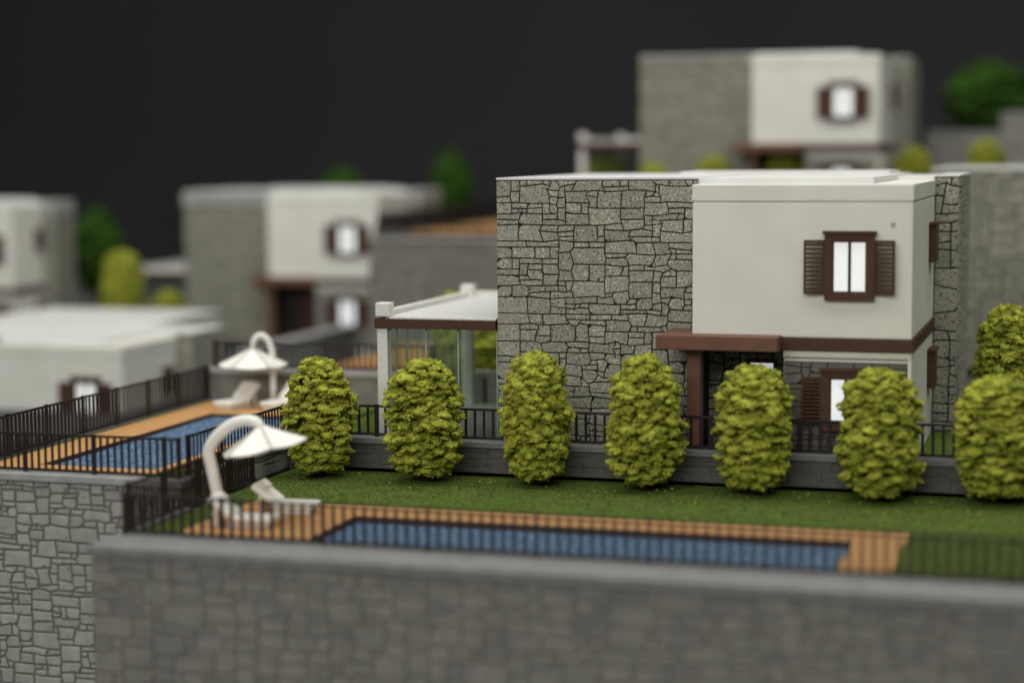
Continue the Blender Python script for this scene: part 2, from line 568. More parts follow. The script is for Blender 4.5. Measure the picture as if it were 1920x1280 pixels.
# terrace retaining wall: single stones
w = thing('retaining_wall', 'grey rubble stone wall at far left below the raised pool terrace', 'wall', (0, 0, 0))
bx('wall_core', M['grout_grey'], (-23.2, -17.7, 34.68, 34.94, -9, 0.46), w)
tw = stone_polys(5.5, 4.75, CW * .88, CH * .92, 5, .042)
tw.sort(key=lambda p: -abs(sum(p[k - 1][0] * p[k][1] - p[k][0] * p[k - 1][1] for k in range(len(p)))))
stones_single(tw[:300], .04, .016, 4, plane_front(-23.2, 34.68, -4.29), M['stone_grey'], w)
if tw[300:]:
    mesh_obj('stone_facing', stones_joined('stone_facing', tw[300:], .04, .016, 4, plane_front(-23.2, 34.68, -4.29), M['stone_grey']), w)['kind'] = 'stuff'
bx('coping', M['coping_light'], (-23.25, -17.62, 34.56, 34.99, 0.46, 0.62), w, bevel=0.025)
w = thing('terrace_wall', 'short grey side wall of the raised terrace facing the near lawn', 'wall', (0, 0, 0))
bx('wall_core', M['grout_grey'], (-17.94, -17.74, 35.0, 40.28, -0.9, 0.5), w)
mesh_obj('stone_facing', stones_joined('stone_facing', stone_polys(5.2, .5, CW * 1.2, CH, 15, .03), .04, .012, 3,
                                       plane_right(-17.74, 35.02, 0.0), M['stone_grey']), w)['kind'] = 'stuff'
bx('coping', M['coping'], (-17.98, -17.64, 35.0, 40.28, 0.5, 0.63), w, bevel=0.02)
# low wall before the house
w = thing('garden_wall', 'low dark stone wall behind the row of lime shrubs', 'wall', (0, 0, 0))
bx('wall_core', M['low_stone'], (-17.63, 9, 40.05, 40.34, 0.085, 0.66), w)
mesh_obj('stone_facing', stones_joined('stone_facing', stone_polys(19.5, .57, CW * 1.3, CH * .85, 25, .016), .024, .008, 3,
                                       plane_front(-17.63, 40.05, 0.087), M['low_stone']), w)['kind'] = 'stuff'
bx('shadow_gap_strip', M['grout'], (-17.63, 9, 40.2, 40.34, -0.4, 0.084), w)  # near-black set-back strip added for the shadow gap under the wall
bx('coping', M['coping'], (-17.63, 9, 39.97, 40.36, 0.66, 0.80), w, bevel=0.02)
# rear wall of the terrace
w = thing('garden_wall', 'low grey wall at the back of the terrace, behind the loungers', 'wall', (0, 0, 0))
bx('wall_core', M['stone_dark'], (-23.2, -16.4, 46.95, 47.25, -1, 1.3), w)
bx('coping', M['coping_light'], (-23.25, -16.4, 46.88, 47.32, 1.3, 1.45), w, bevel=0.02)

railing('blurred railing along the front wall, before the near pool', (-17.4, 31.6), (4, 31.6), .12, .78, .203, wp=.10)
railing('dense short railing along the left edge of the near lawn', (-17.52, 32.0), (-17.52, 37.8), .09, .92, .15, wp=.085)
railing('railing on the front edge of the raised terrace, before its pool', (-23.1, 34.8), (-17.75, 34.8), .62, .84, .163)
railing('railing receding along the left edge of the raised terrace', (-23.0, 35.0), (-23.0, 46.85), .6, .92, .165, wp=.085)
railing('railing on the short side wall between the terrace and the near lawn', (-17.8, 35.1), (-17.8, 40.1), .63, .84, .165)
railing('railing on the low wall between the shrubs and the stone villa', (-17.5, 40.17), (6, 40.17), .80, .73, .215, every=9)
railing('railing on the wall behind the parasol and loungers', (-23.0, 47.1), (-16.5, 47.1), 1.45, .72, .165)


# ------------------------------------------------------------------ pools
def pool(label, wx, deck, zt, zw, group='swimming pools'):
    x0, x1, y0, y1 = wx
    root = thing('swimming_pool', label, 'pool', (0, 0, 0), 0, group)
    mb = MB()
    for d in deck:
        mb.box(*d, zt - .35, zt, bevel=0.0)
    mb.build('deck', M['deck'], root)
    mb = MB()
    t = .025
    mb.box(x0 - t, x0, y0, y1, zt - .8, zt - .012); mb.box(x1, x1 + t, y0, y1, zt - .8, zt - .012)
    mb.box(x0 - t, x1 + t, y1, y1 + t, zt - .8, zt - .012); mb.box(x0 - t, x1 + t, y0 - t, y0, zt - .8, zt - .012)
    mb.box(x0 - t, x1 + t, y0 - t, y1 + t, zt - .85, zt - .8)
    mb.build('basin', M['basin'], root)
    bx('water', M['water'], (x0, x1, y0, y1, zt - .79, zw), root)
    return root


x0, x1, y0, y1 = POOL
g = .03
pool('long near pool with orange deck behind the blurred front railing', POOL,
     [(-16.65, x0 - g, 31.75, 36.0), (x0 - g, x1 + g, y1 + g, 36.0), (x1 + g, -3.15, 31.75, 36.0), (x0 - g, x1 + g, 31.75, y0 - g)], 0.03, -0.11)
x0, x1, y0, y1 = TP
pool('bright blue pool on the raised terrace at left, framed by orange deck', TP,
     [(-22.75, x0 - g, 35.3, 46.5), (x0 - g, x1 + g, y1 + g, 46.5), (x1 + g, -18.5, 35.3, 46.5), (x0 - g, x1 + g, 35.3, y0 - g)], 0.6, 0.50)


# ------------------------------------------------------------------ villas
def shutter_mb(w_, h_, t=.05):
    mb = MB()
    mb.box(0, .05, -t, 0, 0, h_); mb.box(w_ - .05, w_, -t, 0, 0, h_)
    mb.box(.05, w_ - .05, -t, 0, 0, .06); mb.box(.05, w_ - .05, -t, 0, h_ - .06, h_)
    return mb


def slat_mesh(w_):
    return MB().box(.052, w_ - .052, -.034, .034, -.006, .006, mtx=Matrix.Rotation(math.radians(38), 4, 'X')).mesh('slat', M['brown'])


def window(root, x, z, ww, hh, y, detail, cool=False, tilt=8):
    """framed window with two lit panes and a louvred shutter each side; x = centre"""
    f = .15
    mb = MB()
    mb.box(x - ww / 2, x - ww / 2 + f, y - .14, y, z, z + hh)
    mb.box(x + ww / 2 - f, x + ww / 2, y - .14, y, z, z + hh)
    mb.box(x - ww / 2 + f, x + ww / 2 - f, y - .14, y, z + hh - f, z + hh)
    mb.box(x - ww / 2 + f, x + ww / 2 - f, y - .14, y, z, z + f)
    mb.box(x - ww / 2 - .04, x + ww / 2 + .04, y - .19, y, z + hh + .002, z + hh + .06)
    win = mb.build('window', M['brown'], root)
    bx('mullion', M['brown'], (x - .03, x + .03, y - .09, y - .02, z + f + .002, z + hh - f - .002), win)
    pm = M['lit_pane_cool'] if cool else M['lit_pane']
    for s in (-1, 1):
        a, b = sorted((x + s * .031, x + s * (ww / 2 - f - .045)))
        bx('pane', pm, (a, b, y - .06, y - .035, z + f + .04, z + hh - f - .03), win)
        fr = MB()
        e0, e1 = sorted((x + s * (ww / 2 - f - .044), x + s * (ww / 2 - f - .002)))
        fr.box(e0, e1, y - .075, y - .02, z + f + .002, z + hh - f - .002)
        fr.box(a, b, y - .075, y - .02, z + f + .002, z + f + .038)
        fr.box(a, b, y - .075, y - .02, z + hh - f - .028, z + hh - f - .002)
        fr.build('sash', M['brown_light'], win)
        sw, sh = .44, hh - .26
        mb = shutter_mb(sw, sh)
        if not detail:
            mb.box(.05, sw - .05, -.03, -.01, .06, sh - .06)
        so = mb.build('shutter', M['brown'], root)
        if s < 0:
            so.location = (x - ww / 2 - .005, y - .06, z + .13)
            so.rotation_euler = (0, 0, PI - math.radians(-tilt))
            so.scale = (1, -1, 1)
        else:
            so.location = (x + ww / 2 + .005, y - .06, z + .13)
            so.rotation_euler = (0, 0, -math.radians(tilt))
        if detail:
            sm = slat_mesh(sw)
            n = 11
            for k in range(n):
                mesh_obj('slat', sm, so, (0, -.03, .1 + (sh - .2) * k / (n - 1)))


far_face = {}


def villa(label, loc, detail, group='grey stone and white villas', ys=1.0, xs=0.0, parapet=False, rear=False):
    """origin: front left foot of the tall stone wall"""
    root = thing('stone_villa', label, 'villa', loc, 0, group)
    root.scale = (1, ys, 1)
    # stone cores
    mb = MB(); mb.box(xs, 4.75, .05, 8.3, -.4, 6.07)
    mb.box(4.75, 9.46, 4.6, 8.3, -.4, 6.06); mb.box(9.46, 9.99, 4.61, 8.45, -.4, 6.06)
    mb.build('stone_wall', M['grout'], root)
    bx('recess_wall', M['grout'], (4.75, 6.76, .85, 1.2, -.1, 2.44), root)
    wallpolys = stone_polys(4.74 - xs, 6.06, CW, CH, 42, .026)
    wingpolys = stone_polys(.57, 6.05, CW * 1.05, CH * 1.7, 7, .034)
    sidepolys = stone_polys(3.84, 6.05, CW, CH, 9, .034)
    lowpolys = stone_polys(2.6, 2.2, CW, CH, 19, .022)
    recpolys = stone_polys(2.0, 2.42, CW, CH, 29, .034)
    if detail:
        size = lambda p: abs(sum(p[k - 1][0] * p[k][1] - p[k][0] * p[k - 1][1] for k in range(len(p))))
        wallpolys.sort(key=size, reverse=True)
        small = wallpolys[282:]
        wallpolys = wallpolys[:282]
        stones_single(wallpolys, .052, .012, 1, plane_front(0, .05, 0), M['stone'], root)
        left = max(0, 300 - len(wallpolys))
        wingpolys.sort(key=size, reverse=True)
        stones_single(wingpolys[:left], .05, .012, 2, plane_front(9.46, 4.61, 0), M['stone'], root)
        V, Fc = [], []
        stone_geo(wingpolys[left:], .05, .012, 2, V, Fc, plane_front(9.46, 4.61, 0))
        stone_geo(small, .052, .012, 6, V, Fc, plane_front(0, .05, 0))
        stone_geo(sidepolys, .05, .012, 3, V, Fc, plane_right(9.99, 4.61, 0))
        stone_geo(recpolys, .04, .012, 5, V, Fc, plane_front(4.76, .85, 0))
        mesh_obj('stone_facing', stones_joined('stone_facing', lowpolys, .03, .008, 4, plane_front(6.77, -.984, .0), M['stone_shaded']), root)['kind'] = 'stuff'
        mesh_obj('stone_facing', np_mesh('stone_facing', V, Fc, M['stone']), root)['kind'] = 'stuff'
    else:
        if xs not in far_face:
            V, Fc = [], []
            stone_geo(wallpolys, .05, .012, 1, V, Fc, plane_front(xs, .05, 0))
            stone_geo(wingpolys, .05, .012, 2, V, Fc, plane_front(9.46, 4.61, 0))
            stone_geo(sidepolys, .05, .012, 3, V, Fc, plane_right(9.99, 4.61, 0))
            stone_geo(lowpolys, .04, .012, 4, V, Fc, plane_front(6.77, -.99, .0))
            far_face[xs] = np_mesh('stone_facing', V, Fc, M['stone'])
        mesh_obj('stone_facing', far_face[xs], root)['kind'] = 'stuff'
    # roof sheets
    mb = MB()
    mb.box(xs, 4.75, .008, 8.31, 6.075, 6.125, bevel=.006)
    mb.box(4.752, 8.55, -.3, 8.5, 5.93, 6.115, bevel=.02)
    mb.box(8.553, 9.455, 4.556, 8.5, 5.9, 6.07, bevel=.008)
    mb.box(9.458, 10.04, 4.55, 8.5, 6.055, 6.10, bevel=.008)
    mb.box(3.1, 8.3, 5.6, 8.0, 6.09, 6.19, bevel=.02)
    mb.build('roof', M['roof'], root)
    # white upper box
    mb = MB(); mb.box(4.78, 9.46, -1.1, 4.55, 2.72, 5.60, bevel=.035)
    mb.box(4.81, 9.43, -1.07, 4.55, 5.58, 5.64)
    mb.build('upper_wall', M['white'], root)
    bx('cornice', M['white'], (4.77, 9.47, -1.115, 4.553, 5.62, 5.98), root, bevel=.025)
    mb = MB(); mb.box(6.76, 9.44, -.97, 4.55, -.4, 2.30); mb.box(6.76, 9.455, -1.06, 4.55, 2.302, 2.45)
    mb.box(9.38, 9.457, -1.055, 4.54, -.39, 2.301)
    mb.build('lower_wall', M['white'], root)
    mb = MB(); mb.box(4.79, 9.50, -1.14, 4.555, 2.451, 2.719, bevel=.015)
    mb.build('band', M['brown'], root)
    bx('facing_backing', M['grout'], (6.77, 9.372, -.984, -.972, 0, 2.2), root)
    bx('canopy', M['brown_light'], (4.1, 6.73, -1.68, .0, 2.46, 2.77), root, bevel=.02)
    bx('column', M['brown_light'], (4.68, 4.98, -1.18, -.86, -.3, 2.458), root, bevel=.02)
    if detail:
        bx('doorstep', M['coping'], (4.76, 6.75, -1.0, .8, -.2, .06), root)
    bx('door', M['lit_pane_cool'] if detail else M['brown'], (5.75, 6.25, .75, .80, .07, 1.95), root)
    bx('door_frame', M['brown'], (5.66, 6.34, .77, .798, .07, 2.04), root)
    window(root, 8.16, 3.54, 1.04, 1.4, -1.1, detail, tilt=12)
    window(root, 8.10, .74, 1.0, 1.28, -1.03, detail, cool=True, tilt=4)
    for z0, z1 in ((4.12, 4.97), (1.2, 2.05)):
        mb = MB(); mb.box(9.461, 9.62, 3.0, 3.8, z0, z1, bevel=.015); mb.box(9.461, 9.66, 2.95, 3.85, z1 + .002, z1 + .06)
        mb.build('side_shutter', M['brown'], root)
    if detail:
        mb = MB(); bm = mb.bm
        ring = [(9.05 + .05 * math.cos(a) * (1 + .4 * math.sin(3 * a)), 5.12 + .075 * math.sin(a) * (1 + .3 * math.cos(2 * a))) for a in [k * PI / 8 for k in range(16)]]
        bm.faces.new([bm.verts.new((x, -1.1025, z)) for x, z in ring])
        mb.build('smudge', M['smudge'], root)
    if parapet:
        for d in ((xs - .05, 4.77, -.06, .03, 5.55, 6.078), (9.5, 10.06, 4.5, 4.6, 5.55, 6.068), (10.0, 10.07, 4.605, 8.45, 5.55, 6.068)):
            bx('parapet_band', M['coping_light'], d, root)
    if rear:
        bx('rear_block', M['white'], (.2, 7.2, 8.51, 16.5, -.4, 6.1), root)
        bx('rear_roof', M['roof'], (.1, 7.3, 8.505, 16.6, 6.102, 6.16), root)
    return root


def veranda(label, loc, detail, group='glazed verandas'):
    root = thing('glazed_veranda', label, 'veranda', loc, 0, group)
    X0, YB = -2.97, 6.6
    for (px, py) in ((X0, 0), (X0, YB - .34)):
        mb = MB(); mb.box(px + .02, px + .27, py, py + .27, -.1, 2.63)
        mb.build('post', M['post_white'], root)
        mb = MB(); mb.box(px - .02, px + .33, py - .01, py + .32, 2.90, 3.22, bevel=.025)
        mb.build('post_cap', M['post_white'], root)
    mb = MB(); mb.box(X0 - .03, -.02, -.06, .3, 2.631, 2.86, bevel=.012); mb.box(X0 - .03, X0 + .30, .301, YB, 2.632, 2.86, bevel=.012)
    mb.box(X0 + .301, -.02, YB - .3, YB, 2.632, 2.86, bevel=.012)
    mb.build('beam', M['brown'], root)
    mb = MB(); mb.box(X0 + .35, -.02, -.06, .04, 2.862, 2.905); mb.box(X0 + .03, X0 + .2, .33, YB - .36, 2.862, 3.03, bevel=.02)
    mb.box(X0 + .33, -.02, YB - .15, YB - .02, 2.862, 3.05)
    mb.build('parapet', M['post_white'], root)
    n = 9
    xs = [X0 + .21 + (2.74) * k / n for k in range(n + 1)]
    pm = None
    for k in range(n):
        if pm is None:
            pm = MB().box(0, xs[1] - xs[0] - .022, .045, YB - .16, 2.865, 2.90).mesh('roof_plank', M['roof'])
        mesh_obj('roof_plank', pm, root, (xs[k] + .011, 0, 0))
    # glass: front and left side
    gx = [-2.66, -1.77, -.98, -.04] if detail else [X0 + .33, -.02]
    for a, b in zip(gx, gx[1:]):
        bx('glass_pane', M['glass'], (a + .012, b - .012, .10, .125, .02, 2.60), root)
        bx('glazing_bar', M['glass_edge'], (b - .011, b + .011, .095, .13, .0, 2.62), root)
    bx('glazing_bar', M['glass_edge'], (gx[0] - .011, gx[0] + .011, .095, .13, .0, 2.62), root)
    gy = [.32, 1.0, 1.75, 2.5, 3.25, 4.0, 4.75, 5.5, 6.2] if detail else [.32, 6.2]
    for a, b in zip(gy, gy[1:]):
        bx('glass_pane', M['glass'], (X0 + .12, X0 + .145, a + .012, b - .012, .02, 2.60), root)
        bx('glazing_bar', M['glass_edge'], (X0 + .115, X0 + .15, b - .011, b + .011, .0, 2.62), root)
    bx('floor', M['coping_light'], (X0 - .02, -.02, -.05, YB, -.3, -.0), root)
    return root


VG = 'grey stone and white villas'
MAIN = (-13.0, 41.36, 0.55)
villa('sharp stone and white villa in the middle with an open shuttered window', MAIN, True)
veranda('glazed veranda with white posts left of the sharp stone villa', MAIN, True)
for lb, vl, loc, kw in [
    ('blurred villa high at upper right, above the sharp villa roof', 'blurred veranda beside the villa at upper right', (-16.91, 71.43, 4.78), dict(xs=.28)),
    ('blurred villa left of centre, behind the raised terrace', 'blurred veranda left of the villa behind the terrace', (-35.93, 69.6, -.3), dict(ys=.6, xs=.8, parapet=True)),
    ('blurred villa cut off by the left edge of the picture', None, (-50.13, 66.14, -.64), dict(ys=.4, parapet=True)),
    ('stone villa mostly hidden behind the sharp villa, at right edge', None, (-4.72, 59.44, .55), {}),
    ('low white roofed villa at left, behind the terrace railing', None, (-38.8, 54.3, -4.76), dict(ys=.66, rear=True))]:
    villa(lb, loc, False, **kw)
    if vl:
        veranda(vl, (loc[0] + kw.get('xs', 0), loc[1], loc[2]), False).scale = (.82, 1, 1)


# ------------------------------------------------------------------ shrubs and trees
ICO = None


def ico():
    global ICO
    if ICO is None:
        bm = bmesh.new(); bmesh.ops.create_icosphere(bm, subdivisions=2, radius=1.0)
        bm.verts.ensure_lookup_table()
        ICO = (np.array([v.co[:] for v in bm.verts]), np.array([[v.index for v in f.verts] for f in bm.faces]))
        bm.free()
    return ICO


_bm = bmesh.new(); bmesh.ops.create_icosphere(_bm, subdivisions=1, radius=1.0); _bm.verts.ensure_lookup_table()
ICO0 = (np.array([v.co[:] for v in _bm.verts]), np.array([[v.index for v in f.verts] for f in _bm.faces])); _bm.free()


def crown_mesh(seed, h, w, n_clump, r_clump, mat, prof, flakes=5000, grains=0):
    """lumpy crown: hundreds of small irregular clumps set at uneven depth, plus loose flakes"""
    rnd = np.random.default_rng(seed)
    iv, it = ico()
    V, T = [], []
    nv = 0
    pts = []
    for k in range(n_clump):
        best, bd = None, -1
        for _ in range(6):                       # loose blue noise placement
            t = rnd.uniform(0, 1) ** .95; ang = rnd.uniform(0, 2 * PI)
            R = w / 2 * prof(t)
            c = np.array([R * math.cos(ang), R * math.sin(ang), h * (.03 + .95 * t)])
            d = min((np.sum((c - q) ** 2) for q in pts[-260:]), default=9)
            if d > bd:
                best, bd, bt, ba = c, d, t, ang
        pts.append(best)
        lump = 1 + .09 * math.sin(3 * ba + seed) + .07 * math.sin(4 * ba + 9 * bt + seed) + .05 * math.sin(14 * bt + 2 * ba)
        c = best * np.array([1, 1, 1.0])
        f = lump * min(1.03, 1.05 + .42 * noise.noise(Vector((best[0] * 2.6 + seed, best[1] * 2.6, best[2] * 5.5)))) * rnd.choice([rnd.uniform(.66, .80), rnd.uniform(.88, 1.0)], p=[.45, .55])
        c[:2] *= f
        s = r_clump * rnd.uniform(.6, 1.4)
        sx, sy, sz = s * rnd.uniform(.9, 1.25), s * rnd.uniform(1.0, 1.55), s * rnd.uniform(.45, .66)
        q = iv * 2.4 + rnd.uniform(0, 50, 3)
        d = np.sin(q[:, 0] * 1.7 + q[:, 1]) * np.sin(q[:, 1] * 2.1 + q[:, 2]) + .7 * np.sin(q[:, 2] * 3.7 + q[:, 0] * 2.3)
        g = iv * 7.0 + rnd.uniform(0, 50, 3)
        d2 = np.sin(g[:, 0] + 2 * np.sin(g[:, 1])) * np.sin(g[:, 1] * 1.3 + g[:, 2]) + np.sin(g[:, 2] * 1.7 + np.sin(g[:, 0] * 2.1))
        p = iv * (1 + .14 * d + .10 * d2 + rnd.uniform(-.07, .07, len(iv)))[:, None] * np.array([sx, sy, sz])
        droop = rnd.uniform(.05, .6)
        cd, sd = math.cos(droop), math.sin(droop)
        p = np.stack([p[:, 0] * cd + p[:, 2] * sd, p[:, 1], -p[:, 0] * sd + p[:, 2] * cd], 1)
        roll = rnd.uniform(-.35, .35); cr, sr = math.cos(roll), math.sin(roll)
        p = np.stack([p[:, 0], p[:, 1] * cr - p[:, 2] * sr, p[:, 1] * sr + p[:, 2] * cr], 1)
        ca, sa = math.cos(ba), math.sin(ba)
        p = np.stack([p[:, 0] * ca - p[:, 1] * sa, p[:, 0] * sa + p[:, 1] * ca, p[:, 2]], 1)
        V.append(p + c); T.append(it + nv); nv += len(iv)
    cz = (iv[:, 2] + 1) / 2
    rr = np.array([w / 2 * prof(min(max(z, .02), .98)) * .56 for z in cz])
    hyp = np.maximum(np.hypot(iv[:, 0], iv[:, 1]), 1e-4)
    V.append(np.stack([iv[:, 0] / hyp * rr, iv[:, 1] / hyp * rr, h * (.05 + .87 * cz)], 1)); T.append(it + nv); nv += len(iv)
    allv = np.concatenate(V)
    pick = rnd.integers(0, len(allv) - len(iv), flakes)
    if grains:                                   # crumbly foam grains over the clumps
        gv, gt = ICO0
        pk = rnd.integers(0, len(allv) - len(iv), grains)
        gs = rnd.uniform(.016, .040, grains)
        G = allv[pk][:, None, :] + gv[None] * gs[:, None, None] * rnd.uniform(.75, 1.3, (grains, 1, 3))
        V.append(G.reshape(-1, 3)); T.append((gt[None] + (np.arange(grains) * len(gv))[:, None, None]).reshape(-1, 3) + nv); nv += grains * len(gv)
    fs = .024 * (w / 1.6)
    base = allv[pick] + rnd.normal(0, fs * .9, (flakes, 3))
    a = rnd.normal(0, fs, (flakes, 3)); b = rnd.normal(0, fs, (flakes, 3))
    fv = np.stack([base, base + a, base + b], 1).reshape(-1, 3)
    V.append(fv); T.append(np.arange(len(fv)).reshape(-1, 3) + nv)
    return np_mesh('crown', np.concatenate(V), np.concatenate(T), mat, smooth=True)


PT = ([0, .06, .15, .3, .45, .62, .78, .88, .95, 1.0], [.52, .76, .92, .99, 1.0, .97, .88, .74, .56, .2])


def prof_shrub(t):
    return float(np.interp(t, *PT))


def prof_tree(t):
    return max(.04, math.sin(PI * (t * .9 + .06)) ** .75)


shrub_meshes = [crown_mesh(s, 2.66, 1.46, 560, .094, M['shrub'], prof_shrub, 8000, 11000) for s in (3, 8, 14, 21)]
sharp_mesh = crown_mesh(33, 2.64, 1.42, 620, .086, M['shrub'], prof_shrub, 8000, 12000)
trunk_me = MB().tube([(0, 0, -.02), (0.01, 0, .2), (0, 0.01, .5)], [.13, .1, .07], 8).mesh('trunk', M['trunk'])


def shrub(label, x, y, z, w, h, rz, k, group='lime green clipped shrubs', me=None, name='clipped_shrub'):
    root = thing(name, label, 'shrub', (x, y, z), rz, group)
    root.scale = (w / 1.6, w / 1.6, h / 2.78)
    mesh_obj('crown', me or shrub_meshes[k % 4], root, (0, 0, .13))
    mesh_obj('trunk', trunk_me, root)
    return root


row = [(-16.52, 39.15, 1.55, 2.70, 'leftmost lime shrub of the front row, beside the terrace side wall'),
       (-14.03, 39.25, 1.72, 2.72, 'wide lime shrub in front of the glazed veranda'),
       (-11.46, 39.3, 1.52, 2.92, 'tall lime shrub in front of the left part of the stone wall'),
       (-9.06, 39.3, 1.62, 2.92, 'tall lime shrub just left of the brown entrance column'),
       (-6.68, 39.35, 1.62, 2.76, 'lime shrub in front of the dark entrance with a white door behind its top'),
       (-4.08, 39.3, 1.75, 2.76, 'lime shrub covering the right half of the lower window'),
       (-1.72, 39.7, 1.82, 2.62, 'broad lime shrub at the right edge in the front row')]
for k, (x, y, w_, h_, lb) in enumerate(row):
    shrub(lb, x, y, 0, w_, h_, k * 1.3 + .4, k)
shrub('sharp tall lime shrub at the right edge, behind the front row', -1.78, 45.6, .54, 1.6, 3.1, .7, 0, me=sharp_mesh)
for lb, x, y, z, w_, h_ in [
    ('blurred lime shrub seen through the left half of the veranda glass', -17.45, 51.5, .54, 1.4, 2.75),
    ('blurred lime shrub seen through the right half of the veranda glass', -16.2, 51.2, .54, 2.0, 2.7),
]:
    shrub(lb, x, y, z, w_, h_, 1.1, 1)


def on_view(px, py, dist):
    r = fw + rt * ((px - CX) / F) - up * ((py - CY) / F)
    return CAM + r * dist


# blurred shrub row before the far right villa
for k, (px, top) in enumerate([(1225, 306), (1340, 292), (1470, 285), (1605, 279), (1715, 276), (1850, 262)]):
    p = on_view(px, top, 71.0)
    lb = ['lowest blurred shrub at the left end of the row under the upper right villa', 'second blurred shrub from the left under the upper right villa',
          'blurred shrub under the entrance of the upper right villa', 'bright blurred shrub under the round looking window of the upper right villa',
          'blurred shrub below the right corner of the upper right villa', 'blurred shrub right of the upper right villa, by the grey wall'][k]
    shrub(lb, p.x, p.y, p.z - 2.75, 1.5, 2.75, k, k)
p = on_view(228, 470, 74); shrub('tall blurred yellow green shrub between the two left villas', p.x, p.y, p.z - 3.0, 1.7, 3.0, 1, 2)
p = on_view(1140, 288, 75.5); shrub('blurred yellow green shrub beneath the far veranda at upper right', p.x, p.y, p.z - 2.3, 1.5, 2.3, 2, 1)
p = on_view(315, 545, 74); shrub('small blurred yellow green shrub under the veranda left of centre', p.x, p.y, p.z - 2.3, 1.4, 2.3, 2, 3)

tree_me = [crown_mesh(s, 4.2, 2.6, 220, .33, M['tree'], prof_tree, 6000) for s in (51, 57)]
ttrunk = MB().tube([(0, 0, -1.2), (0.02, 0, 0), (0, 0.03, 1.6)], [.2, .16, .08], 8).mesh('trunk', M['trunk'])


def tree(label, px, top, dist, w_, h_, k):
    p = on_view(px, top, dist)
    root = thing('green_tree', label, 'tree', (p.x, p.y, p.z - h_), k * 1.7, 'dark green trees behind the villas')
    root.scale = (w_ / 2.6, w_ / 2.6, h_ / 4.2)
    mesh_obj('crown', tree_me[k % 2], root); mesh_obj('trunk', ttrunk, root)
    return root


tree('blurred dark green tree between the villas at far left', 180, 398, 82, 2.1, 3.4, 0)
tree('dark green tree peeping over the roof of the villa left of centre', 640, 318, 92, 2.4, 3.6, 1)
tree('slim dark green tree right of the villa left of centre', 846, 288, 86, 1.7, 3.0, 0)
tree('broad blurred green tree in the upper right corner', 1852, 118, 86, 3.4, 3.2, 1)


# ------------------------------------------------------------------ walls and decks of the far plots
w = thing('retaining_wall', 'blurred grey wall between the sharp villa and the villa left of centre', 'wall', (0, 0, 0))
bx('wall_core', M['grout_grey'], (-25.35, 0, 65.0, 65.6, -9, 4.1), w)
mesh_obj('stone_facing', stones_joined('stone_facing', stone_polys(22, 5.2, CW * 1.4, CH * 1.4, 31, .04), .04, .015, 3,
                                       plane_front(-25.35, 65.0, -1.1), M['stone_dark']), w)['kind'] = 'stuff'
bx('coping', M['coping_light'], (-25.4, 0.1, 64.9, 65.65, 4.1, 4.22), w)
dk = thing('pool_deck', 'thin orange deck strip above the blurred grey wall', 'deck', (0, 0, 0))
bx('deck_board', M['deck'], (-24.2, -18.0, 65.9, 79.9, 4.302, 4.38), dk)
railing('blurred dark railing above the grey wall left of the sharp villa', (-25.15, 65.4), (-25.15, 82.0), 4.35, .72, .12, wp=.07)
railing('blurred railing along the front of the orange deck strip', (-25.2, 65.3), (-17.6, 65.3), 4.22, .42, .2)
w = thing('retaining_wall', 'stepped blurred grey wall right of the upper right villa', 'wall', (0, 0, 0))
p = on_view(1738, 246, 79)
mb = MB(); mb.box(p.x, p.x + 3.0, p.y, p.y + 1, -2, p.z); mb.box(p.x + 3.0, p.x + 14, p.y - .05, p.y + 1, -2, p.z + .75)
mb.build('wall_core', M['stone_dark'], w)
w = thing('garden_wall', 'blurred low grey wall beside the dark road behind the terrace', 'wall', (0, 0, 0))
bx('wall_core', M['stone_grey'], (-27.9, -27.5, 59, 70, -1, .5), w)
bx('coping', M['coping_light'], (-28.0, -27.4, 59, 70, .5, .62), w)
pl = thing('garden_pillar', 'brown grey block seen through the veranda glass by the stone wall', 'pillar', (0, 0, 0))
q = on_view(914, 735, 51.0)
bx('block', M['stone_grey'], (q.x - .5, q.x + .6, q.y, q.y + .3, .53, q.z + .55), pl)
bx('slot', M['grout'], (q.x - .12, q.x - .02, q.y - .012, q.y - .002, q.z - .3, q.z + .4), pl)
sc_ = thing('pool_deck', 'patch of orange deck seen between the railing bars left of the veranda', 'deck', (0, 0, 0))
for k in range(12):
    bx('deck_board', M['deck'], (-22.9 + k * .26, -22.9 + k * .26 + .235, 55.6, 62.5, .48, .6), sc_)
bx('deck_frame', M['basin'], (-22.9, -19.8, 55.7, 62.4, -.9, .47), sc_)


